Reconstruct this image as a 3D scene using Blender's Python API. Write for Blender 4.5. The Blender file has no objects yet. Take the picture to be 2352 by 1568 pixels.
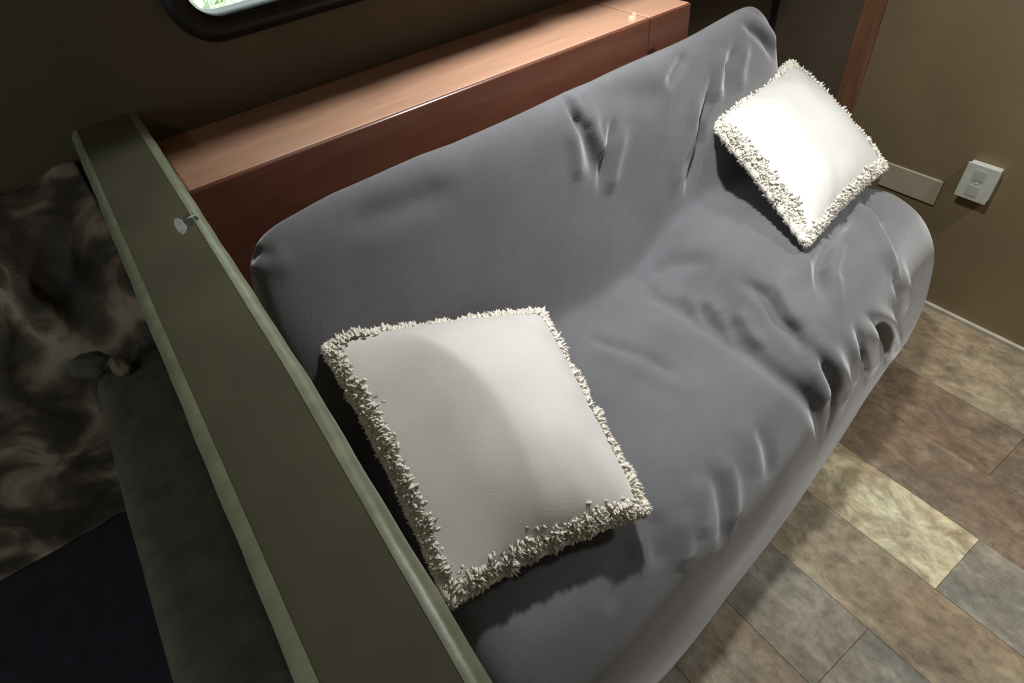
import bpy, bmesh, math, random
import numpy as np
from mathutils import Matrix, Vector, noise
random.seed(7); np.random.seed(7)
SC = bpy.context.scene
COL = SC.collection

# ------------------------------------------------------------------ camera
cam_d = bpy.data.cameras.new('camera'); cam = bpy.data.objects.new('camera', cam_d)
COL.objects.link(cam); SC.camera = cam
cam_d.sensor_width = 36.0; cam_d.sensor_fit = 'HORIZONTAL'
cam_d.lens = 1378.0 / 2352.0 * 36.0
cam_d.clip_start = 0.02
def _rot(ax, t):
    m = np.eye(3); i, j = [(1, 2), (0, 2), (0, 1)][ax]; c, s = math.cos(t), math.sin(t)
    m[i, i] = c; m[j, j] = c; m[i, j] = -s; m[j, i] = s; return m
_M = _rot(2, math.radians(-7.767)) @ _rot(0, math.radians(44.45)) @ np.array([[1, 0, 0], [0, 0, -1], [0, 1, 0.]]) @ _rot(2, math.radians(30.46))
_R = Matrix((_M[0], -_M[1], -_M[2])).transposed()
CAM_POS = Vector((0, 0, 1.42))
cam.matrix_world = Matrix.Translation(CAM_POS) @ _R.to_4x4()

# ------------------------------------------------------------------ world / exposure
wd = bpy.data.worlds.new('sky'); SC.world = wd; wd.use_nodes = True
bg = wd.node_tree.nodes['Background']
bg.inputs[0].default_value = (0.84, 0.92, 0.94, 1); bg.inputs[1].default_value = 3.0
SC.view_settings.view_transform = 'Standard'; SC.view_settings.look = 'None'
SC.view_settings.gamma = 1.0; SC.view_settings.use_curve_mapping = False
SC.view_settings.exposure = 0.0
LAMP_POS = (0.88, 0.70, 1.86); LAMP_W = 10.0
FILL_POS = (-0.95, 0.10, 1.86); FILL_W = 2.0  # unseen fill, added to brighten the bench side
LAMP3_POS = (1.62, -0.30, 1.86); LAMP3_W = 10.2

# ------------------------------------------------------------------ materials
MATS = {}
def nodes_of(name):
    m = bpy.data.materials.new(name); m.use_nodes = True
    nt = m.node_tree; b = nt.nodes['Principled BSDF']; MATS[name] = m
    return m, nt, b
def N(nt, kind, **kw):
    n = nt.nodes.new(kind)
    for k, v in kw.items():
        if k in n.inputs: n.inputs[k].default_value = v
        else: setattr(n, k, v)
    return n
def coords(nt, scale=(1, 1, 1), kind='Object'):
    tc = N(nt, 'ShaderNodeTexCoord'); mp = N(nt, 'ShaderNodeMapping')
    mp.inputs['Scale'].default_value = scale
    nt.links.new(tc.outputs[kind], mp.inputs[0]); return mp.outputs[0]
def ramp(nt, src, stops):
    r = N(nt, 'ShaderNodeValToRGB'); e = r.color_ramp.elements
    while len(e) < len(stops): e.new(0.5)
    for el, (p, c) in zip(e, stops): el.position = p; el.color = (*c, 1)
    nt.links.new(src, r.inputs[0]); return r.outputs[0]
def bump(nt, b, src, strength, dist=0.002):
    n = N(nt, 'ShaderNodeBump', Strength=strength, Distance=dist)
    nt.links.new(src, n.inputs['Height']); nt.links.new(n.outputs[0], b.inputs['Normal'])
def simple(name, c, rough=0.6, noise_scale=8.0, var=0.15, bump_s=0.0, bump_scale=200.0, stretch=(1, 1, 1), spec=0.5, metal=0.0):
    m, nt, b = nodes_of(name)
    v = coords(nt, stretch)
    n = N(nt, 'ShaderNodeTexNoise', Scale=noise_scale, Detail=4.0); nt.links.new(v, n.inputs['Vector'])
    lo = tuple(x * (1 - var) for x in c); hi = tuple(min(1, x * (1 + var)) for x in c)
    nt.links.new(ramp(nt, n.outputs['Fac'], [(0.3, lo), (0.7, hi)]), b.inputs['Base Color'])
    b.inputs['Roughness'].default_value = rough; b.inputs['Specular IOR Level'].default_value = spec
    b.inputs['Metallic'].default_value = metal
    if bump_s:
        n2 = N(nt, 'ShaderNodeTexNoise', Scale=bump_scale, Detail=3.0); nt.links.new(v, n2.inputs['Vector'])
        bump(nt, b, n2.outputs['Fac'], bump_s)
    return m

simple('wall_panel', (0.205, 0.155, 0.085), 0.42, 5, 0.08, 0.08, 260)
simple('wall_panel_shaded', (0.115, 0.090, 0.060), 0.5, 5, 0.08, 0.08, 260)  # darker version of the wall panel, cabinet shade put into the colour
simple('ceiling_white', (0.55, 0.52, 0.45), 0.8, 4, 0.05)
simple('wood_trim', (0.20, 0.095, 0.050), 0.45, 6, 0.2, 0.1, 60, (14, 14, 1))
simple('olive_laminate', (0.112, 0.108, 0.070), 0.42, 9, 0.12, 0.06, 180)
simple('olive_edge_lit', (0.26, 0.285, 0.185), 0.35, 40, 0.18, 0.15, 90)  # paler than the laminate: edge highlights put into the colour
simple('olive_face', (0.13, 0.12, 0.08), 0.6, 9, 0.12)
simple('pale_chip', (0.33, 0.32, 0.31), 0.7, 60, 0.2)
simple('dark_chip', (0.05, 0.055, 0.05), 0.8, 80, 0.5)
simple('black_rubber', (0.012, 0.012, 0.014), 0.45, 30, 0.2)
simple('dark_trim', (0.012, 0.010, 0.009), 0.6, 30, 0.2)
simple('outlet_plastic', (0.52, 0.54, 0.47), 0.45, 30, 0.06)
simple('outlet_slot', (0.42, 0.44, 0.38), 0.5, 30, 0.1)
simple('reflection_tan', (0.38, 0.34, 0.245), 0.45, 8, 0.1, 0.08, 200)  # pale tone of the pillow's reflection on the wall
simple('quarter_round', (0.40, 0.37, 0.29), 0.5, 20, 0.15, 0.1, 100)
simple('bench_fabric', (0.085, 0.075, 0.058), 0.95, 30, 0.25, 0.3, 300)
simple('navy_fabric', (0.016, 0.017, 0.027), 0.95, 25, 0.3, 0.3, 300)
simple('grey_fabric', (0.085, 0.08, 0.07), 0.95, 25, 0.3, 0.3, 300)
simple('tan_fabric', (0.20, 0.15, 0.10), 0.95, 25, 0.3, 0.3, 300)
simple('bench_wood', (0.10, 0.05, 0.03), 0.5, 8, 0.2, 0.1, 60, (1, 1, 12))
simple('cabinet_wood', (0.22, 0.10, 0.055), 0.45, 6, 0.2, 0.1, 60, (1, 1, 12))
simple('gravel', (0.55, 0.55, 0.50), 0.95, 3, 0.3, 0.5, 30)
simple('leaf', (0.30, 0.46, 0.22), 0.5, 2, 0.4)
simple('leaf_pale', (0.62, 0.66, 0.48), 0.5, 2, 0.3)
simple('bark', (0.16, 0.12, 0.09), 0.9, 10, 0.3)
simple('screw_cream', (0.70, 0.52, 0.38), 0.4, 30, 0.1)
simple('knot', (0.045, 0.012, 0.007), 0.5, 60, 0.3)
simple('metal_white', (0.6, 0.6, 0.57), 0.4, 20, 0.05)

def wood_ledge(name, stops):
    m, nt, b = nodes_of(name)
    v = coords(nt, (1.2, 9, 9))
    n = N(nt, 'ShaderNodeTexNoise', Scale=4.0, Detail=6.0, Roughness=0.6, Distortion=0.6); nt.links.new(v, n.inputs['Vector'])
    nt.links.new(ramp(nt, n.outputs['Fac'], stops), b.inputs['Base Color'])
    b.inputs['Roughness'].default_value = 0.30; b.inputs['Specular IOR Level'].default_value = 0.5
    n2 = N(nt, 'ShaderNodeTexNoise', Scale=14.0, Detail=4.0); nt.links.new(v, n2.inputs['Vector'])
    bump(nt, b, n2.outputs['Fac'], 0.06)
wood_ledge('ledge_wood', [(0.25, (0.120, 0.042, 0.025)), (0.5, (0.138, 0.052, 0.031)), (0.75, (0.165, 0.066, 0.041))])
wood_ledge('ledge_top_lit_wood', [(0.25, (0.44, 0.245, 0.160)), (0.5, (0.50, 0.285, 0.190)), (0.75, (0.55, 0.325, 0.22))])  # paler top board, with the lamp light on it also put into the colour

def velour():
    m, nt, b = nodes_of('grey_velour')
    v = coords(nt)
    n = N(nt, 'ShaderNodeTexNoise', Scale=6.0, Detail=5.0, Roughness=0.6); nt.links.new(v, n.inputs['Vector'])
    nt.links.new(ramp(nt, n.outputs['Fac'], [(0.3, (0.118, 0.120, 0.131)), (0.7, (0.155, 0.157, 0.172))]), b.inputs['Base Color'])
    b.inputs['Roughness'].default_value = 0.9; b.inputs['Specular IOR Level'].default_value = 0.15
    b.inputs['Sheen Weight'].default_value = 0.7; b.inputs['Sheen Roughness'].default_value = 0.45
    n2 = N(nt, 'ShaderNodeTexNoise', Scale=420.0, Detail=2.0); nt.links.new(v, n2.inputs['Vector'])
    n3 = N(nt, 'ShaderNodeTexNoise', Scale=22.0, Detail=3.0); nt.links.new(v, n3.inputs['Vector'])
    mx = N(nt, 'ShaderNodeMath', operation='ADD'); nt.links.new(n2.outputs['Fac'], mx.inputs[0]); nt.links.new(n3.outputs['Fac'], mx.inputs[1])
    bump(nt, b, mx.outputs[0], 0.25, 0.003)
velour()

def cream(name, c, sheen):
    m, nt, b = nodes_of(name)
    v = coords(nt)
    n = N(nt, 'ShaderNodeTexNoise', Scale=12.0, Detail=4.0); nt.links.new(v, n.inputs['Vector'])
    nt.links.new(ramp(nt, n.outputs['Fac'], [(0.3, tuple(x * 0.93 for x in c)), (0.7, c)]), b.inputs['Base Color'])
    b.inputs['Roughness'].default_value = 0.9; b.inputs['Specular IOR Level'].default_value = 0.2
    b.inputs['Sheen Weight'].default_value = sheen
    n2 = N(nt, 'ShaderNodeTexNoise', Scale=350.0, Detail=2.0); nt.links.new(v, n2.inputs['Vector'])
    bump(nt, b, n2.outputs['Fac'], 0.2, 0.002)
cream('pillow_cotton', (0.68, 0.68, 0.645), 0.2)
cream('pillow_fleece', (0.90, 0.86, 0.75), 0.5)

def blanket_mat():
    m, nt, b = nodes_of('patterned_blanket')
    v = coords(nt)
    n = N(nt, 'ShaderNodeTexNoise', Scale=9.0, Detail=3.0, Distortion=1.2); nt.links.new(v, n.inputs['Vector'])
    nt.links.new(ramp(nt, n.outputs['Fac'], [(0.30, (0.040, 0.040, 0.036)), (0.46, (0.085, 0.070, 0.055)), (0.54, (0.17, 0.13, 0.10)), (0.64, (0.36, 0.30, 0.23))]), b.inputs['Base Color'])
    b.inputs['Roughness'].default_value = 0.95; b.inputs['Specular IOR Level'].default_value = 0.1
    n2 = N(nt, 'ShaderNodeTexNoise', Scale=200.0); nt.links.new(v, n2.inputs['Vector']); bump(nt, b, n2.outputs['Fac'], 0.3)
blanket_mat()

def plank_mat(name, stops, seed):
    m, nt, b = nodes_of(name)
    tc = N(nt, 'ShaderNodeTexCoord'); mp = N(nt, 'ShaderNodeMapping')
    mp.inputs['Scale'].default_value = (1.0, 0.62, 1.0); mp.inputs['Location'].default_value = (seed * 3.7, seed * 1.9, 0)
    nt.links.new(tc.outputs['Object'], mp.inputs[0])
    oi = N(nt, 'ShaderNodeObjectInfo'); ad = N(nt, 'ShaderNodeVectorMath', operation='ADD')
    nt.links.new(mp.outputs[0], ad.inputs[0]); nt.links.new(oi.outputs['Location'], ad.inputs[1])
    n = N(nt, 'ShaderNodeTexNoise', Scale=13.0, Detail=8.0, Roughness=0.66, Distortion=0.9); nt.links.new(ad.outputs[0], n.inputs['Vector'])
    nb = N(nt, 'ShaderNodeTexNoise', Scale=4.5, Detail=3.0, Distortion=0.4); nt.links.new(ad.outputs[0], nb.inputs['Vector'])
    tint = ramp(nt, nb.outputs['Fac'], [(0.35, (1.0, 0.90, 0.78)), (0.5, (1.0, 0.96, 0.88)), (0.65, (0.92, 0.95, 0.92))])
    fine = N(nt, 'ShaderNodeTexNoise', Scale=48.0, Detail=5.0, Roughness=0.7); nt.links.new(ad.outputs[0], fine.inputs['Vector'])
    speck = ramp(nt, fine.outputs['Fac'], [(0.35, (0.72, 0.70, 0.68)), (0.62, (1.12, 1.12, 1.10))])
    m1 = N(nt, 'ShaderNodeMix', data_type='RGBA', blend_type='MULTIPLY'); m1.inputs[0].default_value = 1.0
    m2 = N(nt, 'ShaderNodeMix', data_type='RGBA', blend_type='MULTIPLY'); m2.inputs[0].default_value = 1.0
    nt.links.new(ramp(nt, n.outputs['Fac'], stops), m1.inputs[6]); nt.links.new(tint, m1.inputs[7])
    nt.links.new(m1.outputs[2], m2.inputs[6]); nt.links.new(speck, m2.inputs[7]); nt.links.new(m2.outputs[2], b.inputs['Base Color'])
    b.inputs['Roughness'].default_value = 0.6; b.inputs['Specular IOR Level'].default_value = 0.3
    n2 = N(nt, 'ShaderNodeTexNoise', Scale=55.0, Detail=5.0); nt.links.new(ad.outputs[0], n2.inputs['Vector']); bump(nt, b, n2.outputs['Fac'], 0.35, 0.003)
plank_mat('plank_taupe', [(0.3, (0.130, 0.111, 0.081)), (0.5, (0.247, 0.208, 0.150)), (0.7, (0.364, 0.312, 0.221))], 1)
plank_mat('plank_brown', [(0.3, (0.111, 0.081, 0.057)), (0.5, (0.163, 0.121, 0.086)), (0.7, (0.260, 0.195, 0.143))], 2)
plank_mat('plank_beige', [(0.3, (0.195, 0.163, 0.114)), (0.48, (0.364, 0.325, 0.227)), (0.66, (0.650, 0.624, 0.455))], 3)
plank_mat('plank_grey', [(0.3, (0.130, 0.124, 0.111)), (0.5, (0.208, 0.195, 0.169)), (0.7, (0.338, 0.319, 0.273))], 4)
plank_mat('plank_mixed', [(0.3, (0.117, 0.091, 0.062)), (0.5, (0.221, 0.182, 0.137)), (0.7, (0.325, 0.293, 0.240))], 5)

def glass_mat():
    m = bpy.data.materials.new('window_glass'); m.use_nodes = True; MATS['window_glass'] = m
    nt = m.node_tree; nt.nodes.clear()
    o = N(nt, 'ShaderNodeOutputMaterial'); t = N(nt, 'ShaderNodeBsdfTransparent'); g = N(nt, 'ShaderNodeBsdfGlossy', Roughness=0.02)
    t.inputs[0].default_value = (0.93, 0.97, 0.93, 1)
    mx = N(nt, 'ShaderNodeMixShader'); mx.inputs[0].default_value = 0.05
    nt.links.new(t.outputs[0], mx.inputs[1]); nt.links.new(g.outputs[0], mx.inputs[2]); nt.links.new(mx.outputs[0], o.inputs[0])
glass_mat()
def emit_mat(name, c, s):
    m, nt, b = nodes_of(name)
    b.inputs['Emission Color'].default_value = (*c, 1); b.inputs['Emission Strength'].default_value = s
emit_mat('lamp_diffuser', (1.0, 0.93, 0.82), 3.0)

# ------------------------------------------------------------------ helpers
def mesh_obj(name, verts, faces, mat, parent=None, smooth=False):
    me = bpy.data.meshes.new(name); me.from_pydata([tuple(map(float, v)) for v in verts], [], [tuple(map(int, f)) for f in faces]); me.update()
    if smooth: me.polygons.foreach_set('use_smooth', [True] * len(me.polygons))
    me.materials.append(MATS[mat]); o = bpy.data.objects.new(name, me); COL.objects.link(o)
    if parent: o.parent = parent
    return o
def bm_obj(name, bm, mat, parent=None, smooth=False):
    me = bpy.data.meshes.new(name); bm.normal_update(); bm.to_mesh(me); bm.free()
    if smooth: me.polygons.foreach_set('use_smooth', [True] * len(me.polygons))
    me.materials.append(MATS[mat]); o = bpy.data.objects.new(name, me); COL.objects.link(o)
    if parent: o.parent = parent
    return o
def box_bm(x0, x1, y0, y1, z0, z1, bev=0.0, seg=2, bm=None):
    new = bm is None
    bm = bm or bmesh.new()
    r = bmesh.ops.create_cube(bm, size=1.0, matrix=Matrix.Translation(((x0+x1)/2, (y0+y1)/2, (z0+z1)/2)) @ Matrix.Diagonal((x1-x0, y1-y0, z1-z0, 1)))
    if bev:
        es = list({e for v in r['verts'] for e in v.link_edges})
        bmesh.ops.bevel(bm, geom=es, offset=bev, segments=seg, profile=0.5, affect='EDGES')
    return bm
def box(name, x0, x1, y0, y1, z0, z1, mat, parent=None, bev=0.0, seg=2, smooth=False):
    return bm_obj(name, box_bm(x0, x1, y0, y1, z0, z1, bev, seg), mat, parent, smooth)
def empty(name, loc=(0, 0, 0)):
    o = bpy.data.objects.new(name, None); COL.objects.link(o); o.location = loc; return o
def keep(o, root):      # parent to an Empty placed at the thing's base, geometry stays in place
    o.parent = root; o.matrix_parent_inverse = Matrix.Translation(root.location).inverted(); return o
def tag(o, label, cat, group=None):
    o['label'] = label; o['category'] = cat
    if group: o['group'] = group
    return o
def structure(o): o['kind'] = 'structure'; return o
def grid_faces(nu, nv):
    return [(i*nv+j, (i+1)*nv+j, (i+1)*nv+j+1, i*nv+j+1) for i in range(nu-1) for j in range(nv-1)]

# ------------------------------------------------------------------ room shell
XR, YW, XL, YF, ZC = 1.865, 1.256, -1.75, -1.45, 1.88
floor = structure(box('floor', XL, XR, YF, YW, -0.06, -0.006, 'plank_brown'))
structure(box('ceiling', XL-.05, XR+.05, YF-.05, YW+.05, ZC, ZC+.05, 'ceiling_white'))
structure(box('wall_right', XR, XR+.05, YF-.05, YW+.05, -.06, ZC, 'wall_panel'))
structure(box('wall_front', XL-.05, XR, YF-.05, YF, -.06, ZC, 'wall_panel'))

def rounded_rect(x0, x1, z0, z1, r, n=8):
    pts = []
    for cx, cz, a0 in ((x1-r, z1-r, 0), (x0+r, z1-r, 90), (x0+r, z0+r, 180), (x1-r, z0+r, 270)):
        for k in range(n+1):
            a = math.radians(a0 + 90*k/n); pts.append((cx + r*math.cos(a), cz + r*math.sin(a)))
    return pts
def wall_with_hole(name, a0, a1, z0, z1, hole, plane, thick, mat, axis):
    # wall plate with a rounded opening; axis 'y': spans x, sits at y=plane..plane+thick; axis 'x' likewise
    n = len(hole); out = []
    cx = (hole[0][0] + hole[n//2][0]) / 2; cz = (hole[0][1] + hole[n//2][1]) / 2
    for (p, q) in hole:       # project each hole point out to the wall's border
        dx, dz = p-cx, q-cz
        t = min([((a1 if dx > 0 else a0)-cx)/dx if abs(dx) > 1e-9 else 1e9, ((z1 if dz > 0 else z0)-cz)/dz if abs(dz) > 1e-9 else 1e9])
        out.append([cx+dx*t, cz+dz*t])
    for c in ((a0, z0), (a0, z1), (a1, z0), (a1, z1)):   # snap nearest to the corners
        k = min(range(n), key=lambda i: (out[i][0]-c[0])**2 + (out[i][1]-c[1])**2); out[k] = list(c)
    V = []; F = []
    for d in (plane, plane+thick):
        for ring in (hole, out):
            for (p, q) in ring: V.append((p, d, q) if axis == 'y' else (d, p, q))
    for i in range(n):
        j = (i+1) % n
        F.append((i, j, n+j, n+i)); F.append((2*n+i, 3*n+i, 3*n+j, 2*n+j)); F.append((i, 2*n+i, 2*n+j, j)); F.append((n+i, n+j, 3*n+j, 3*n+i))
    o = mesh_obj(name, V, F, mat)
    bm = bmesh.new(); bm.from_mesh(o.data); bmesh.ops.recalc_face_normals(bm, faces=bm.faces); bm.to_mesh(o.data); bm.free()
    return structure(o)
def frame_ring(name, r_out, r_in, d0, d1, mat, parent, axis):
    n = len(r_out); V = []
    for d, inset in ((d0, 0), (d1, 0)):
        for ring in (r_in, r_out):
            for (p, q) in ring: V.append((p, d, q) if axis == 'y' else (d, p, q))
    F = []
    for i in range(n):
        j = (i+1) % n
        F += [(i, j, n+j, n+i), (2*n+i, 3*n+i, 3*n+j, 2*n+j), (i, 2*n+i, 2*n+j, j), (n+i, n+j, 3*n+j, 3*n+i)]
    o = mesh_obj(name, V, F, mat, parent)
    bm = bmesh.new(); bm.from_mesh(o.data); bmesh.ops.recalc_face_normals(bm, faces=bm.faces)
    bmesh.ops.bevel(bm, geom=[e for e in bm.edges if e.is_boundary is False and len(e.link_faces) == 2 and e.calc_face_angle(0) > 1.0], offset=0.003, segments=2, affect='EDGES')
    bm.to_mesh(o.data); bm.free(); o.data.polygons.foreach_set('use_smooth', [True]*len(o.data.polygons)); return o
def window(name, a0, a1, z0, z1, plane, axis, sgn):
    w = empty(name); w['kind'] = 'structure'
    outer = rounded_rect(a0, a1, z0, z1, 0.075); inner = rounded_rect(a0+.038, a1-.038, z0+.038, z1-.038, 0.05)
    frame_ring('window_frame', outer, inner, plane - sgn*.016, plane + sgn*.055, 'black_rubber', w, axis)
    V = [(p, plane + sgn*d, q) if axis == 'y' else (plane + sgn*d, p, q) for d in (.028, .032) for (p, q) in rounded_rect(a0+.036, a1-.036, z0+.036, z1-.036, .05)]
    n = len(V)//2
    mesh_obj('window_pane', V, [tuple(range(n)), tuple(range(2*n-1, n-1, -1))] + [(i, n+i, n+(i+1) % n, (i+1) % n) for i in range(n)], 'window_glass', w)
    return w
WX0, WX1, WZ0, WZ1 = 0.155, 1.32, 1.098, 1.375
wall_with_hole('wall_back', XL-.05, XR+.05, -.06, ZC, rounded_rect(WX0+.01, WX1-.01, WZ0+.01, WZ1-.01, .07), YW, .05, 'wall_panel_shaded', 'y')
window('window_1', WX0, WX1, WZ0, WZ1, YW, 'y', 1)
LY0, LY1, LZ0, LZ1 = -0.55, 0.75, 1.0, 1.65
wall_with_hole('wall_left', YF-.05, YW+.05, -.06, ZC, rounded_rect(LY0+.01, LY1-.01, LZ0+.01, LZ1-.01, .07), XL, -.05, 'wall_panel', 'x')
window('window_2', LY0, LY1, LZ0, LZ1, XL, 'x', -1)

structure(box('trim_1', XR-.010, XR, YW-.022, YW, 0, ZC, 'dark_trim', bev=.003))
structure(box('wall_shade_panel', XR-.004, XR, 0.968, YW-.022, 0, ZC-.001, 'wall_panel_shaded'))  # thin added sheet, its dark colour stands for cabinet shade on the right wall
structure(box('trim_2', XR-.010, XR, 0.905, 0.968, 0, ZC, 'wood_trim', bev=.003))
structure(box('baseboard_right', XR-.013, XR, YF, 0.905, -.006, .013, 'quarter_round', bev=.004, seg=3))

# floor planks, each its own piece
PW = 0.189; edges = []
x = XR - 0.31
xs = [XR]
while x > XL: xs.append(x); x -= PW
xs.append(XL)
style = ['plank_taupe', 'plank_brown', 'plank_brown', 'plank_beige', 'plank_mixed', 'plank_grey', 'plank_mixed', 'plank_grey']
rnd = random.Random(3)
cuts_by_col = {0: [-0.75, 0.62], 1: [-0.95, 0.05], 2: [-0.45, 0.75], 3: [-0.02, 0.95], 4: [-0.35, 0.55], 5: [-0.85, 0.02]}
for i in range(len(xs)-1):
    x1, x0 = xs[i], xs[i+1]
    cuts = [YF] + cuts_by_col.get(i, sorted([rnd.uniform(-.9, -.2), rnd.uniform(.1, .9)])) + [YW]
    for k in range(len(cuts)-1):
        y0, y1 = cuts[k], cuts[k+1]
        mt = style[i] if i < len(style) else rnd.choice(style[3:])
        if i == 3 and k == 0: mt = 'plank_grey'
        if i == 3 and k == 2: mt = 'plank_brown'
        if i == 1 and k == 0: mt = 'plank_mixed'
        if i == 4 and k == 1: mt = 'plank_taupe'
        g = 0.0003; cx, cy = (x0+x1)/2, (y0+y1)/2
        hx, hy = (x1-x0)/2-g, (y1-y0)/2-g
        o = bm_obj('plank', box_bm(-hx, hx, -hy, hy, -.006, 0, .0006, 1), mt, floor)
        o.location = (cx, cy, rnd.uniform(-.0006, .0004))

# ------------------------------------------------------------------ wooden ledge behind the sofa
LX0, LX1, LY, LZ = 0.040, 1.180, 1.006, 0.972
led = empty('wooden_ledge', (0.6, 1.13, 0)); tag(led, 'glossy reddish brown wooden ledge box between sofa back and window wall', 'ledge')
JX = 1.052
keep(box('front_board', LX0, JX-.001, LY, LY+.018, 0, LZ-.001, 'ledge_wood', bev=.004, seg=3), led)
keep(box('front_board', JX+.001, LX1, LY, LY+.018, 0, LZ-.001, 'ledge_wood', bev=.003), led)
keep(box('top_board', LX0, JX-.0012, LY+.004, YW-.001, LZ-.019, LZ, 'ledge_top_lit_wood', bev=.006, seg=4, smooth=False), led)
keep(box('top_board', JX+.0012, LX1, LY+.004, YW-.001, LZ-.019, LZ, 'ledge_top_lit_wood', bev=.004, seg=3), led)
keep(box('end_board', LX1-.018, LX1-.001, LY+.019, YW-.001, 0, LZ-.02, 'ledge_wood', bev=.002), led)
def disc_cap(name, loc, r, h, mat, parent, axis='z'):
    bm = bmesh.new(); bmesh.ops.create_cone(bm, segments=20, radius1=r, radius2=r*.7, depth=h, cap_ends=True)
    if axis == 'y': bmesh.ops.rotate(bm, verts=bm.verts, matrix=Matrix.Rotation(math.radians(90), 3, 'X'))
    bmesh.ops.translate(bm, verts=bm.verts, vec=loc); return keep(bm_obj(name, bm, mat, None, False), parent)
disc_cap('screw_cap', (1.022, 1.034, LZ+.002), .010, .006, 'screw_cream', led)
disc_cap('screw_cap', (1.046, 1.052, LZ+.0015), .006, .004, 'screw_cream', led)
disc_cap('wood_knot', (1.063, LY-.0002, .900), .011, .002, 'knot', led, 'y')
for dx in (0.0, 0.013):
    keep(bm_obj('chip_mark', box_bm(.2125+dx, .2195+dx, 1.066+dx*.3, 1.0695+dx*.3, LZ-.0005, LZ+.0008, .0004, 1), 'pale_chip'), led)

# ------------------------------------------------------------------ half wall beside the sofa
hw = empty('half_wall', (-.017, .5, 0)); tag(hw, 'olive grey half wall with rounded cap edges in a highlight tone left of the sofa', 'half wall')
HX0, HX1, HZ = -0.072, 0.036, 1.03
keep(box('wall_panel', HX0+.012, HX1-.012, -.06, YW-.001, 0, HZ-.028, 'olive_face'), hw)
def cap_board():
    V = []; ys = np.linspace(-.075, YW-.001, 40); xa = HX0+.007
    for y in ys:
        xb = HX1-.006+float(np.interp(y, [-.08, .13, .45, 1.26], [-.022, -.012, -.003, .001]))
        V += [(xa, y, HZ-.028), (xa, y, HZ-.004), (xa+.004, y, HZ), (xb-.004, y, HZ), (xb, y, HZ-.004), (xb, y, HZ-.028)]
    F = [(i*6+j, (i+1)*6+j, (i+1)*6+(j+1) % 6, i*6+(j+1) % 6) for i in range(39) for j in range(6)] + [tuple(range(6)), tuple(range(239, 233, -1))]
    o = mesh_obj('cap', V, F, 'olive_laminate'); bm = bmesh.new(); bm.from_mesh(o.data); bmesh.ops.recalc_face_normals(bm, faces=bm.faces); bm.to_mesh(o.data); bm.free()
    return keep(o, hw)
cap_board()
def cap_in(y): return float(np.interp(y, [-.08, .13, .45, 1.26], [-.022, -.012, -.003, .001]))
def edge_strip(x_side, sgn, w):
    # rounded edging: half-round profile swept along y
    V = []; n = 10; ys = np.linspace(-.078, YW-.001, 60)
    for k, y in enumerate(ys):
        wob = 0.0003*math.sin(k*1.7)+0.0003*math.sin(k*0.61+1)
        for j in range(n):
            a = math.pi*(j/(n-1)) - math.pi/2
            V.append((x_side + (cap_in(y) if sgn > 0 else 0) + sgn*(math.cos(a)*w + wob*max(0, math.cos(a))), y, HZ-.0145 + .0150*math.sin(a)))
    o = mesh_obj('cap_edge', V, grid_faces(60, n), 'olive_edge_lit', None, True)
    bm = bmesh.new(); bm.from_mesh(o.data); bmesh.ops.recalc_face_normals(bm, faces=bm.faces); bm.to_mesh(o.data); bm.free()
    return keep(o, hw)
edge_strip(HX1-.0125, 1, .0145); edge_strip(HX0+.0125, -1, .0145)
# torn spot near the right edge of the cap
def blob(name, cx, cy, pts, z, h, mat):
    bm = bmesh.new(); top = [bm.verts.new((cx+px, cy+py, z+h*(0.6+.4*random.random()))) for px, py in pts]; bot = [bm.verts.new((cx+px*1.25, cy+py*1.25, z)) for px, py in pts]
    bm.faces.new(top); n = len(pts)
    for i in range(n): bm.faces.new((top[i], bot[i], bot[(i+1) % n], top[(i+1) % n]))
    bmesh.ops.recalc_face_normals(bm, faces=bm.faces); return keep(bm_obj(name, bm, mat), hw)
def ring_pts(rx, ry, n, jit): return [(rx*math.cos(2*math.pi*k/n)*(1+random.uniform(-jit, jit)), ry*math.sin(2*math.pi*k/n)*(1+random.uniform(-jit, jit))) for k in range(n)]
blob('torn_spot', .018, .803, ring_pts(.0085, .015, 11, .3), HZ-.0002, .0005, 'dark_chip')
blob('paint_smear', .0055, .795, ring_pts(.0055, .020, 12, .25), HZ-.0002, .0008, 'pale_chip')
blob('torn_flake', .024, .806, ring_pts(.006, .0025, 8, .25), HZ+.0002, .0008, 'outlet_plastic')

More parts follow.
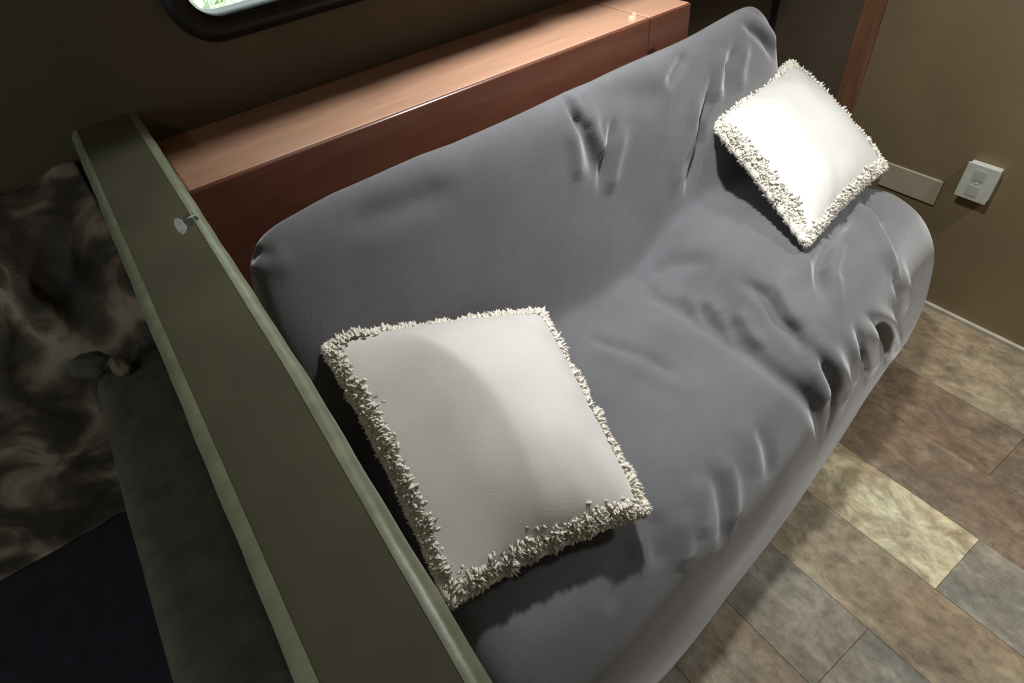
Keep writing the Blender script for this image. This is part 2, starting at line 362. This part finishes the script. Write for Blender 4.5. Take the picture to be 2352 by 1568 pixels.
# ------------------------------------------------------------------ sofa
#SOFA_BEGIN
def sofa_grid(NU=400, NV=460):
    # control columns run left end -> right end, control rows back -> crest -> crease -> seat front -> hem
    def L(xs, vs): return lambda x: float(np.interp(x, xs, vs))
    yf = L([0, .25, .48, .70, 1.07, 1.39, 1.60], [.195, .205, .225, .257, .313, .385, .425])
    ycrest = L([0, .18, .44, .72, 1.02, 1.32, 1.5], [.872, .910, .926, .940, .958, .975, .985])
    zcrest = L([0, .05, .12, .3, 1.2, 1.36, 1.5], [.930, .940, .942, .935, .938, .952, .915])
    ycr = L([0, .3, .68, .90, 1.2, 1.6], [.800, .825, .852, .868, .885, .895])
    #            c0    c1    c2    c3    c4    c5    c6    c7    c8    c9   c10   c11   c12   c13
    xb = np.array([.046, .048, .075, .22, .45, .66, .84, .93, 1.01, 1.17, 1.29, 1.37, 1.45, 1.47])   # back columns
    xf = np.array([.046, .048, .080, .22, .42, .62, .81, .875, .93, 1.12, 1.33, 1.52, 1.645, 1.65])  # front columns
    #              arm lift added to seat height
    lift = np.array([0, 0, 0, 0, 0, 0, -.006, 0.0, .085, .105, .112, .075, -.02, 0])
    rows = []
    for k in range(15):
        P = []
        for c in range(14):
            side_lo = c in (0, 13)
            x_b, x_f = xb[c], xf[c]
            yc, zc, yr, yfr = ycrest(x_b), zcrest(x_b), ycr(x_b), yf(x_f)
            seat = .462 + lift[c]
            if c == 1: zc, seat = .87, .40
            if c == 12: zc, seat = .86, .43
            # (y, z, t) with t the blend back->front of the column's x
            prof = [(yc+.030, .04, 0), (yc+.034, zc-.10, 0), (yc+.022, zc-.018, 0), (yc, zc, 0), (yc-.045, zc-.032, 0),
                    (yc*.45+yr*.55-.028, .5*zc+.5*seat+.03, .1), (yr-.006, seat+.07, .2), (yr-.02, seat-.012, .25),
                    (yr-.17, seat+.012, .4), (yfr*.55+yr*.45-.02, seat+.010, .7), (yfr+.170, seat+.004, .88), (yfr+.085, seat*.95, .96), (yfr+.030, seat*.78, 1), (yfr+.006, seat*.48, 1), (yfr+.000, .012, 1)]
            y, z, t = prof[k]
            if side_lo: z = min(z, .03)
            P.append((x_b*(1-t)+x_f*t, y, z))
        rows.append(P)
    A = np.array(rows)                                   # 13 x 14 x 3
    # chord-length parameters
    du = np.linalg.norm(np.diff(A, axis=1), axis=2).mean(0); u = np.r_[0, np.cumsum(du)]; u /= u[-1]
    dv = np.linalg.norm(np.diff(A, axis=0), axis=2).mean(1); v = np.r_[0, np.cumsum(dv)]; v /= v[-1]
    uu = np.linspace(0, 1, NU); vv = np.linspace(0, 1, NV)
    B = np.stack([np.stack([np.interp(uu, u, A[r, :, d]) for d in range(3)], -1) for r in range(15)])   # 13 x NU x 3
    G = np.empty((NV, NU, 3))
    for d in range(3):
        for i in range(NU): G[:, i, d] = np.interp(vv, v, B[:, i, d])
    for it in range(150):                                # relax into soft upholstery
        P = np.pad(G, ((1, 1), (1, 1), (0, 0)), mode='edge')
        Q = (P[:-2, 1:-1] + P[2:, 1:-1] + P[1:-1, :-2] + P[1:-1, 2:]) / 4
        Q[0] = G[0]; Q[-1] = G[-1]; Q[:, 0] = G[:, 0]; Q[:, -1] = G[:, -1]
        G = G*.4 + Q*.6
    return G
def sofa_normals(G):
    a = np.gradient(G, axis=1); b = np.gradient(G, axis=0); n = np.cross(b, a)
    n /= np.linalg.norm(n, axis=2, keepdims=True) + 1e-12
    # outward: crest vertices must point up
    if n[G.shape[0]//2, G.shape[1]//2, 2] < 0: n = -n
    return n
#SOFA_END
FOLDS = [
    (-0.0090, 0.0160, [(0.767, 0.919, 0.912), (0.754, 0.893, 0.868), (0.771, 0.880, 0.797), (0.782, 0.873, 0.740)]),
    (0.0076, 0.0189, [(0.791, 0.912, 0.903), (0.784, 0.890, 0.847), (0.808, 0.884, 0.802), (0.828, 0.892, 0.841)]),
    (-0.0110, 0.0110, [(0.847, 0.895, 0.852), (0.807, 0.879, 0.774), (0.788, 0.870, 0.712)]),
    (0.0076, 0.0203, [(0.873, 0.892, 0.831), (0.839, 0.879, 0.757), (0.812, 0.869, 0.689)]),
    (-0.0120, 0.0080, [(0.737, 0.936, 0.920), (0.742, 0.904, 0.895), (0.754, 0.891, 0.858)]),
    (0.0085, 0.0121, [(0.755, 0.940, 0.920), (0.761, 0.907, 0.899), (0.772, 0.892, 0.858)]),
    (0.0068, 0.0189, [(0.730, 0.897, 0.883), (0.735, 0.884, 0.830), (0.728, 0.872, 0.758)]),
    (-0.0160, 0.0110, [(1.162, 0.906, 0.843), (1.144, 0.893, 0.782), (1.120, 0.888, 0.751), (1.118, 0.882, 0.696), (1.092, 0.874, 0.641), (1.067, 0.863, 0.583)]),
    (0.0085, 0.0243, [(1.204, 0.921, 0.887), (1.177, 0.902, 0.820), (1.171, 0.893, 0.775)]),
    (0.0085, 0.0216, [(1.112, 0.901, 0.829), (1.091, 0.885, 0.740), (1.048, 0.877, 0.679), (1.021, 0.865, 0.591)]),
    (-0.0110, 0.0180, [(1.098, 0.930, 0.907), (1.046, 0.912, 0.882), (1.011, 0.903, 0.856)]),
    (-0.0080, 0.0140, [(1.251, 0.921, 0.882), (1.217, 0.907, 0.838), (1.207, 0.895, 0.777)]),
    (0.0068, 0.0189, [(1.287, 0.920, 0.876), (1.261, 0.906, 0.824), (1.257, 0.895, 0.772)]),
    (-0.0120, 0.0110, [(1.282, 0.943, 0.917), (1.316, 0.927, 0.892), (1.357, 0.920, 0.858), (1.406, 0.918, 0.809)]),
    (0.0093, 0.0149, [(1.290, 0.965, 0.929), (1.327, 0.935, 0.906), (1.386, 0.928, 0.864), (1.420, 0.927, 0.820)]),
    (-0.0100, 0.0350, [(0.785, 0.920, 0.912), (0.894, 0.907, 0.883), (1.016, 0.898, 0.835)]),
    (-0.0100, 0.0300, [(0.202, 0.870, 0.898), (0.312, 0.872, 0.879), (0.455, 0.876, 0.863)]),
    (0.0068, 0.0405, [(0.170, 0.889, 0.920), (0.345, 0.912, 0.920), (0.481, 0.907, 0.913)]),
    (-0.0220, 0.0140, [(1.377, 0.587, 0.568), (1.355, 0.538, 0.564), (1.333, 0.497, 0.554)]),
    (0.0187, 0.0175, [(1.342, 0.569, 0.573), (1.277, 0.492, 0.560), (1.253, 0.447, 0.537), (1.262, 0.398, 0.460)]),
    (-0.0240, 0.0140, [(1.319, 0.568, 0.576), (1.208, 0.536, 0.575), (1.142, 0.520, 0.572), (1.072, 0.495, 0.564), (1.007, 0.429, 0.540)]),
    (0.0170, 0.0189, [(1.267, 0.545, 0.576), (1.163, 0.512, 0.571), (1.083, 0.472, 0.559), (1.033, 0.413, 0.532)]),
    (0.0085, 0.0216, [(1.187, 0.551, 0.577), (1.103, 0.530, 0.571), (1.027, 0.492, 0.559)]),
    (-0.0180, 0.0140, [(0.954, 0.593, 0.536), (0.950, 0.527, 0.537), (0.927, 0.472, 0.520), (0.923, 0.432, 0.510), (0.915, 0.386, 0.485)]),
    (0.0119, 0.0189, [(0.979, 0.539, 0.552), (0.960, 0.486, 0.543), (0.945, 0.457, 0.531), (0.942, 0.422, 0.520)]),
    (0.0085, 0.0270, [(0.974, 0.539, 0.550), (1.023, 0.509, 0.561), (1.081, 0.514, 0.567)]),
    (-0.0130, 0.0130, [(0.891, 0.563, 0.487), (0.865, 0.507, 0.475), (0.860, 0.449, 0.467)]),
    (0.0093, 0.0189, [(0.911, 0.560, 0.501), (0.885, 0.505, 0.484), (0.875, 0.456, 0.475)]),
    (-0.0120, 0.0130, [(0.883, 0.648, 0.480), (0.862, 0.589, 0.474), (0.857, 0.535, 0.473)]),
    (0.0068, 0.0203, [(0.898, 0.635, 0.488), (0.883, 0.581, 0.481)]),
    (-0.0090, 0.0140, [(0.863, 0.694, 0.472), (0.852, 0.621, 0.472)]),
    (-0.0100, 0.0120, [(1.253, 0.440, 0.531), (1.253, 0.405, 0.480), (1.320, 0.387, 0.357)]),
    (0.0076, 0.0189, [(1.294, 0.428, 0.503), (1.320, 0.403, 0.438), (1.424, 0.401, 0.295)]),
    (-0.0160, 0.0120, [(1.099, 0.380, 0.488), (1.197, 0.365, 0.392), (1.295, 0.372, 0.279), (1.467, 0.400, 0.065)]),
    (0.0110, 0.0175, [(1.128, 0.383, 0.485), (1.237, 0.373, 0.387), (1.442, 0.398, 0.174), (1.575, 0.416, 0.012)]),
    (0.0093, 0.0189, [(1.106, 0.366, 0.460), (1.165, 0.354, 0.368), (1.270, 0.363, 0.211)]),
    (-0.0150, 0.0110, [(1.051, 0.374, 0.488), (1.091, 0.346, 0.405), (1.221, 0.352, 0.205)]),
    (0.0093, 0.0175, [(1.017, 0.376, 0.498), (1.043, 0.343, 0.424), (1.091, 0.331, 0.305)]),
    (-0.0190, 0.0120, [(0.930, 0.396, 0.502), (0.942, 0.345, 0.450), (0.964, 0.323, 0.387), (0.976, 0.314, 0.320), (0.958, 0.304, 0.259)]),
    (0.0119, 0.0189, [(0.945, 0.391, 0.506), (0.971, 0.345, 0.450), (1.015, 0.327, 0.365), (1.036, 0.318, 0.273)]),
    (0.0085, 0.0175, [(0.910, 0.381, 0.478), (0.917, 0.341, 0.434), (0.926, 0.317, 0.372)]),
    (-0.0180, 0.0180, [(0.869, 0.818, 0.458), (0.841, 0.742, 0.463), (0.843, 0.664, 0.471), (0.843, 0.563, 0.470), (0.846, 0.471, 0.467), (0.856, 0.392, 0.450), (0.878, 0.345, 0.419), (0.898, 0.318, 0.374), (0.926, 0.304, 0.295), (0.931, 0.298, 0.224)]),
    (0.0068, 0.0405, [(0.774, 0.760, 0.459), (0.774, 0.624, 0.469), (0.786, 0.512, 0.467), (0.809, 0.415, 0.452), (0.829, 0.349, 0.416)]),
    (-0.0080, 0.0220, [(0.965, 0.678, 0.536), (0.931, 0.776, 0.491), (0.869, 0.814, 0.458)]),
    (-0.0120, 0.0160, [(0.633, 0.759, 0.461), (0.648, 0.678, 0.471), (0.681, 0.606, 0.472), (0.687, 0.521, 0.470)]),
    (0.0085, 0.0243, [(0.606, 0.707, 0.469), (0.637, 0.607, 0.473), (0.663, 0.518, 0.471), (0.690, 0.465, 0.466)]),
    (-0.0090, 0.0180, [(0.585, 0.357, 0.447), (0.584, 0.314, 0.417), (0.571, 0.285, 0.380), (0.540, 0.258, 0.318)]),
    (0.0085, 0.0203, [(0.628, 0.363, 0.447), (0.614, 0.309, 0.407), (0.595, 0.282, 0.368), (0.564, 0.265, 0.332)]),
    (0.0076, 0.0243, [(0.482, 0.324, 0.437), (0.463, 0.287, 0.403), (0.438, 0.260, 0.364)]),
    (-0.0100, 0.0180, [(0.441, 0.347, 0.451), (0.416, 0.309, 0.432), (0.392, 0.276, 0.400)]),
    (-0.0100, 0.0200, [(0.376, 0.329, 0.445), (0.323, 0.301, 0.432), (0.271, 0.272, 0.407)]),
    (0.0068, 0.0270, [(0.555, 0.349, 0.445), (0.529, 0.310, 0.421), (0.492, 0.277, 0.384)]),
    (-0.0070, 0.0180, [(0.734, 0.363, 0.436), (0.733, 0.316, 0.389), (0.720, 0.290, 0.339)]),
    (0.0059, 0.0270, [(0.717, 0.393, 0.451), (0.702, 0.330, 0.415), (0.676, 0.297, 0.375)]),
    (-0.0100, 0.0120, [(0.071, 0.893, 0.882), (0.082, 0.880, 0.900), (0.105, 0.858, 0.895)]),
    (0.0068, 0.0216, [(0.065, 0.892, 0.870), (0.086, 0.862, 0.894), (0.127, 0.851, 0.879)]),
]   #FOLDS_HERE
def poly_dist(P, line):
    best = np.full(P.shape[:-1], 1e9); tt = np.zeros(P.shape[:-1]); line = np.array(line, float)
    seg = np.linalg.norm(np.diff(line, axis=0), axis=1); cum = np.r_[0, np.cumsum(seg)]; tot = cum[-1]
    for k in range(len(line)-1):
        a, b = line[k], line[k+1]; ab = b-a; t = np.clip(((P-a)@ab)/(ab@ab+1e-12), 0, 1)
        d = np.linalg.norm(P - (a + t[..., None]*ab), axis=-1); m = d < best
        best[m] = d[m]; tt[m] = (cum[k]+t[m]*seg[k])/tot
    return best, tt
sofa = empty('sofa', (.78, .6, 0)); tag(sofa, 'sofa under a rumpled grey velour slipcover with low padded right arm', 'sofa')
G = sofa_grid(); NRM = sofa_normals(G)
D = np.zeros(G.shape[:2])
for (h, w, line) in FOLDS:
    d, t = poly_dist(G, line)
    taper = np.clip(np.minimum(t, 1-t)*4+.1, 0, 1)
    D += h*taper*np.exp(-(d/w)**2)
nz = np.array([[noise.noise(Vector((p[0]*5, p[1]*5, p[2]*5))) for p in r[::4]] for r in G[::4]])
nzf = np.array([np.interp(np.arange(G.shape[1]), np.arange(nz.shape[1])*4, r) for r in nz])
nzf = np.array([np.interp(np.arange(G.shape[0]), np.arange(nz.shape[0])*4, nzf[:, c]) for c in range(nzf.shape[1])]).T
D += .005*nzf
G2 = G + NRM*D[..., None]
G2[..., 2] = np.maximum(G2[..., 2], .002)
cover = mesh_obj('slipcover', G2.reshape(-1, 3), grid_faces(G2.shape[0], G2.shape[1]), 'grey_velour', None, True)
bm = bmesh.new(); bm.from_mesh(cover.data); bmesh.ops.recalc_face_normals(bm, faces=bm.faces); bm.to_mesh(cover.data); bm.free()
keep(cover, sofa)

# ------------------------------------------------------------------ pillows
def pillow(name, label, c00, c10, c11, c01, thick, seed, bumpf=None, n=64, ridge=None):
    # corners in order: c00, c10, c11, c01
    rnd = random.Random(seed)
    cs = [Vector(c) for c in (c00, c10, c11, c01)]
    ctr = sum(cs, Vector())/4
    nrm = (cs[2]-cs[0]).cross(cs[3]-cs[1]).normalized()
    if nrm.z < 0: nrm = -nrm
    root = empty(name, (ctr.x, ctr.y, min(c.z for c in cs)-thick*.3)); tag(root, label, 'pillow', None)
    def base(a, b):
        u, v = (a+1)/2, (b+1)/2
        # sides pull in between the corners
        pa = a*(1-.055*(1-b*b)); pb = b*(1-.055*(1-a*a)); u, v = (pa+1)/2, (pb+1)/2
        return cs[0]*(1-u)*(1-v) + cs[1]*u*(1-v) + cs[2]*u*v + cs[3]*(1-u)*v
    def thk(a, b):
        f = (1-abs(a)**2.6)*(1-abs(b)**2.6); return max(f, 0)**.55
    def wr(a, b):
        # puckers running in from the corners and edges
        e = max(abs(a), abs(b)); p = noise.noise(Vector((a*2.2+seed, b*2.2, seed*.7)))*.008
        ang = math.atan2(b, a); p += .0028*max(0, e-.6)*math.sin(ang*17+seed)*2
        return p
    V = []; F = []
    for side in (1, -1):
        o0 = len(V)
        for i in range(n):
            for j in range(n):
                a, b = -1+2*i/(n-1), -1+2*j/(n-1)
                a = math.copysign(abs(a)**.8, a); b = math.copysign(abs(b)**.8, b)
                t = thk(a, b)
                if side > 0 and ridge is not None and a < ridge(b): t = thk(ridge(b), b)*((a+1)/(ridge(b)+1))**.85
                h = thick*(.62 if side > 0 else .38)*t + wr(a, b)*t
                if side > 0 and bumpf: h += bumpf(a, b)*t
                V.append(base(a, b) + nrm*side*h)
        for f in grid_faces(n, n): F.append(tuple(o0+q for q in (f if side > 0 else f[::-1])))
    o = mesh_obj('cushion_cover', V, F, 'pillow_cotton', None, True)
    bm = bmesh.new(); bm.from_mesh(o.data); bmesh.ops.remove_doubles(bm, verts=bm.verts, dist=.0003); bmesh.ops.recalc_face_normals(bm, faces=bm.faces); bm.to_mesh(o.data); bm.free()
    keep(o, root)
    # fleece edging: thick curly tufts along the seam
    V = []; F = []
    def strand(p, d, ln, r):
        up = Vector((rnd.gauss(0, 1), rnd.gauss(0, 1), rnd.gauss(0, 1))); s = d.cross(up).normalized(); t = d.cross(s).normalized()
        bend = s*rnd.uniform(-.5, .5)*ln + t*rnd.uniform(-.5, .5)*ln
        o0 = len(V)
        for k, (f, rr) in enumerate(((0, 1), (.35, 1.1), (.7, .8))):
            c = p + d*ln*f + bend*f*f
            for q in range(3):
                an = 2.1*q+k*.4; V.append(c + (s*math.cos(an)+t*math.sin(an))*r*rr)
        V.append(p + d*ln + bend)
        for k in range(2):
            for q in range(3): F.append((o0+k*3+q, o0+k*3+(q+1) % 3, o0+k*3+3+(q+1) % 3, o0+k*3+3+q))
        for q in range(3): F.append((o0+6+q, o0+6+(q+1) % 3, o0+9))
    # lumpy rope of fleece under the tufts
    m = 240; o0 = 0
    for k in range(m):
        f = 4*k/m; sd = int(f); s_ = (f-sd)*2-1
        a, b = [(s_, -1), (1, s_), (-s_, 1), (-1, -s_)][sd]
        p = base(a*.985, b*.985); tg = (base(*[(s_+.05, -1), (1, s_+.05), (-s_-.05, 1), (-1, -s_-.05)][sd]) - base(a, b)).normalized(); ou = tg.cross(nrm).normalized()
        rr = .0125*(1+.4*noise.noise(Vector((a*14, b*14, seed+3))))
        for q in range(8): an = 2*math.pi*q/8; V.append(p + ou*math.cos(an)*rr + nrm*math.sin(an)*rr)
    for k in range(m):
        for q in range(8): F.append((k*8+q, ((k+1) % m)*8+q, ((k+1) % m)*8+(q+1) % 8, k*8+(q+1) % 8))
    for side in range(4):
        for k in range(2600):
            s = rnd.uniform(-1, 1); e = 1.005 - abs(rnd.gauss(0, .04))
            a, b = [(s, -e), (e, s), (s, e), (-e, s)][side]
            p = base(a, b); outw = (base(a*1.1, b*1.1)-p) if abs(s) > .85 else (base(a+[0, .1, 0, -.1][side], b+[-.1, 0, .1, 0][side]) - p)
            outw = outw.normalized()
            lo = noise.noise(Vector((a*9, b*9, seed)))
            hh = thick*.62*thk(a, b)*rnd.choice((1, 1, -.5))
            d = (outw + nrm*rnd.gauss(.15, .4) + Vector((rnd.gauss(0, .3), rnd.gauss(0, .3), rnd.gauss(0, .3)))).normalized()
            strand(p + nrm*hh, d, rnd.uniform(.006, .014)*(1+.7*lo), rnd.uniform(.0024, .0042))
    fr = mesh_obj('fleece_edging', V, F, 'pillow_fleece', None, True); fr['kind'] = 'stuff'
    keep(fr, root)
    return root
pillow('throw_pillow', 'large white pillow with fleece edging lying on sofa seat beside half wall',
       (.068, .40, .520), (.400, .328, .520), (.555, .80, .545), (.108, .838, .725), .16, 2,
       lambda a, b: .022*math.exp(-((a+.05)/.5)**2), ridge=lambda b: -.06-.40*max(0, b+.2)**1.6)
pillow('throw_pillow', 'smaller white pillow with fleece edging leaning on sofa arm near the outlet',
       (1.085, .540, .595), (1.485, .605, .595), (1.545, .955, .745), (1.180, .910, .725), .12, 5)

# ------------------------------------------------------------------ wall outlet
wo = empty('wall_outlet', (XR, .502, .39)); tag(wo, 'white surface mounted outlet box on the brown right wall', 'outlet')
keep(box('outlet_box', XR-.022, XR, .463, .541, .394, .493, 'outlet_plastic', bev=.003), wo)
pl = keep(box('cover_plate', XR-.026, XR-.0221, .461, .543, .392, .495, 'outlet_plastic', bev=.0018), wo)
for zc in (.466, .421):
    s = keep(box('receptacle', XR-.0275, XR-.0261, .488, .516, zc-.015, zc+.015, 'outlet_slot', bev=.0006), wo)
bm = bmesh.new(); bmesh.ops.create_cone(bm, segments=12, radius1=.003, radius2=.0025, depth=.002, cap_ends=True)
bmesh.ops.transform(bm, matrix=Matrix.Translation((XR-.0268, .502, .4435)) @ Matrix.Rotation(math.radians(-90), 4, 'Y'), verts=bm.verts)
keep(bm_obj('plate_screw', bm, 'metal_white'), wo)

tp = box('wall_reflection_patch', XR-.006, XR, .585, .760, .325, .405, 'reflection_tan', bev=.004, seg=3)  # slab added in place of the pillow's reflection on the wall
tag(tp, 'pale raised patch standing for the reflection of the smaller pillow on the right wall', 'reflection patch')

# ------------------------------------------------------------------ dinette bench left of the half wall
bn = empty('dinette_bench', (-.45, .5, 0)); tag(bn, 'dark dinette bench with navy seat backing onto the half wall', 'bench')
keep(box('bench_base', -.78, -.09, -.10, 1.10, 0, .30, 'bench_wood', bev=.004), bn)
def cushion(name, x0, x1, y0, y1, z0, z1, r, mat, seed):
    bm = box_bm(x0, x1, y0, y1, z0, z1, r, 5)
    bmesh.ops.subdivide_edges(bm, edges=[e for e in bm.edges if e.calc_length() > .12], cuts=10, use_grid_fill=True)
    for v in bm.verts:
        v.co += Vector((noise.noise(v.co*6+Vector((seed, 0, 0))), noise.noise(v.co*6+Vector((0, seed, 0))), noise.noise(v.co*6+Vector((0, 0, seed)))))*.006
    return keep(bm_obj(name, bm, mat, None, True), bn)
cushion('seat_cushion', -.78, -.225, -.10, 1.10, .303, .44, .03, 'navy_fabric', 1)
cushion('back_cushion', -.222, -.086, -.10, .935, .303, .80, .035, 'bench_fabric', 4)

# patterned blanket heaped at the wall end of the bench
RIDGES = [(-.34, 1.19, -.275, 1.13, .045, .018), (-.275, 1.13, -.225, 1.06, .045, .018), (-.31, 1.24, -.26, 1.19, .03, .016), (-.42, 1.08, -.33, 1.03, .03, .02), (-.28, 1.09, -.36, 1.03, -.03, .02)]
def heap():
    nu, nv = 110, 90; V = []
    for i in range(nu):
        u = i/(nu-1); x = -.088 - .56*u
        for j in range(nv):
            v = j/(nv-1)
            # v: 0 at the wall, 1 at the front foot of the heap
            y = YW - .012 - .235*min(1, v/.72) - (.03*max(0, v-.72)/.28)
            z = .985 - .20*min(1, v/.72)**1.2 - .05*u - .33*max(0, (v-.68)/.32)
            q = Vector((x*4, y*4, 0))
            f = .5-abs(noise.noise(Vector((x*4.5+y*2.5, y*6-x*2, 3.1)))*1.0); f2 = noise.noise(Vector((x*11, y*11, z*6)))
            s = math.sin(math.pi*min(1, v/.9))
            dz = (.075*f-.02)*s + .018*f2
            for (rx0, ry0, rx1, ry1, rh, rw) in RIDGES:
                ex, ey = rx1-rx0, ry1-ry0; tt = max(0, min(1, ((x-rx0)*ex+(y-ry0)*ey)/(ex*ex+ey*ey)))
                dd = math.hypot(x-rx0-tt*ex, y-ry0-tt*ey); dz += rh*math.exp(-(dd/rw)**2)
            V.append((x + .02*noise.noise(Vector((y*7, z*7, x*3)))*min(1, u*8)*.7, min(y - .035*f*s + .012*f2*s, YW-.004), max(z+dz, .447)))
    o = mesh_obj('patterned_blanket', V, grid_faces(nu, nv), 'patterned_blanket', None, True)
    bm = bmesh.new(); bm.from_mesh(o.data); bmesh.ops.recalc_face_normals(bm, faces=bm.faces); bm.to_mesh(o.data); bm.free()
    sd = o.modifiers.new('thickness', 'SOLIDIFY'); sd.thickness = .006; sd.offset = -1
    tag(o, 'rumpled brown and tan patterned blanket heaped on the bench by the wall', 'blanket')
heap()
def roll():
    r = empty('rolled_cloth', (-.19, .91, .80)); tag(r, 'small grey and tan cloth bundle at the end of the bench back cushion', 'cloth')
    def lump(name, c, rad, mat, rz):
        bm = bmesh.new(); bmesh.ops.create_icosphere(bm, subdivisions=4, radius=1)
        for v in bm.verts:
            k = 1 + .16*noise.noise(v.co*2.2+Vector(c)*9); v.co = Vector((v.co.x*rad[0]*k, v.co.y*rad[1]*k, v.co.z*rad[2]*k))
        bmesh.ops.rotate(bm, verts=bm.verts, matrix=Matrix.Rotation(rz, 3, 'Z')); bmesh.ops.translate(bm, verts=bm.verts, vec=c)
        keep(bm_obj(name, bm, mat, None, True), r)
    lump('grey_roll', (-.205, .925, .812), (.036, .024, .014), 'grey_fabric', -.7)
    lump('tan_end', (-.168, .893, .810), (.013, .024, .014), 'tan_fabric', .3)
roll()

# ------------------------------------------------------------------ overhead cabinet and ceiling lamps, one of them added fill (above the frame)
CY, CZ = .930, 1.384
cb = empty('overhead_cabinet', (.6, 1.1, CZ)); tag(cb, 'wooden overhead cabinet above the window behind the sofa', 'cabinet')
keep(box('body', -.06, 1.86, CY+.02, YW-.001, CZ, ZC-.001, 'cabinet_wood', bev=.003), cb)
for k in range(4):
    xa = -.06 + k*.48
    d = keep(box('door', xa+.004, xa+.476, CY, CY+.019, CZ+.001, ZC-.02, 'cabinet_wood', bev=.004), cb)
    kb = bm_obj('knob', box_bm(xa+.22, xa+.26, CY-.02, CY-.0005, CZ+.03, CZ+.045, .004), 'metal_white'); kb.parent = d
def ceiling_lamp(pos, watt, label, rad, spread=180):
    r = empty('ceiling_lamp', (pos[0], pos[1], ZC)); tag(r, label, 'lamp')
    bm = bmesh.new(); bmesh.ops.create_cone(bm, segments=40, radius1=rad*1.25, radius2=rad*1.4, depth=.02, cap_ends=True); bmesh.ops.translate(bm, verts=bm.verts, vec=(pos[0], pos[1], ZC-.011))
    keep(bm_obj('housing', bm, 'metal_white'), r)
    bm = bmesh.new(); bmesh.ops.create_cone(bm, segments=40, radius1=rad*.95, radius2=rad, depth=.010, cap_ends=True); bmesh.ops.translate(bm, verts=bm.verts, vec=(pos[0], pos[1], ZC-.0265))
    keep(bm_obj('diffuser', bm, 'lamp_diffuser'), r)
    l = bpy.data.lights.new('lamp_light', 'AREA'); l.shape = 'DISK'; l.size = rad*1.9; l.energy = watt; l.spread = math.radians(spread); l.color = (1.0, .99, .97)
    o = bpy.data.objects.new('lamp_light', l); COL.objects.link(o); o.location = (pos[0], pos[1], ZC-.034); keep(o, r)
ceiling_lamp(LAMP_POS, LAMP_W, 'round ceiling lamp over the right half of the sofa', .055, 118)
ceiling_lamp(LAMP3_POS, LAMP3_W, 'round ceiling lamp over the walkway near the right wall', .07, 112)
ceiling_lamp(FILL_POS, FILL_W, 'added unseen fill lamp over the dinette bench', .10)

# ------------------------------------------------------------------ outside the windows
gr = structure(mesh_obj('ground_outside', [(-14, -14, -.85), (14, -14, -.85), (14, 14, -.85), (-14, 14, -.85)], [(0, 1, 2, 3)], 'gravel'))
def shrub(x, y, h, rad, seed, label):
    r = empty('shrub', (x, y, -.85)); tag(r, label, 'shrub', 'shrubs outside the windows')
    rn = random.Random(seed); V = []; F = []; V2 = []; F2 = []
    for k in range(2600):
        th = rn.uniform(0, 2*math.pi); ph = math.acos(rn.uniform(-1, 1)); q = rn.uniform(.6, 1)**.5
        c = Vector((x+rad*q*math.sin(ph)*math.cos(th), y+rad*q*math.sin(ph)*math.sin(th), -.85+h/2+h/2*q*math.cos(ph)))
        d = Vector((rn.gauss(0, 1), rn.gauss(0, 1), rn.gauss(0, 1))).normalized(); s = d.cross(Vector((rn.gauss(0, 1), rn.gauss(0, 1), 1))).normalized()
        l = rn.uniform(.03, .06); w = l*.35
        VV, FF = (V, F) if rn.random() < .5 else (V2, F2)
        o0 = len(VV); VV += [c-d*l, c+s*w, c+d*l, c-s*w]; FF.append((o0, o0+1, o0+2, o0+3))
    for VV, FF, nm, mt in ((V, F, 'leaves', 'leaf'), (V2, F2, 'pale_leaves', 'leaf_pale')):
        o = mesh_obj(nm, VV, FF, mt); o['kind'] = 'stuff'; keep(o, r)
    bm = bmesh.new(); bmesh.ops.create_cone(bm, segments=8, radius1=.05, radius2=.02, depth=h*.7, cap_ends=True); bmesh.ops.translate(bm, verts=bm.verts, vec=(x, y, -.85+h*.35))
    keep(bm_obj('stem', bm, 'bark'), r)
shrub(.75, 3.6, 1.75, .8, 1, 'leafy green shrub outside the window, partly seen through the pane')
shrub(2.6, 4.4, 1.7, .9, 2, 'pale green shrub farther right outside the back window')
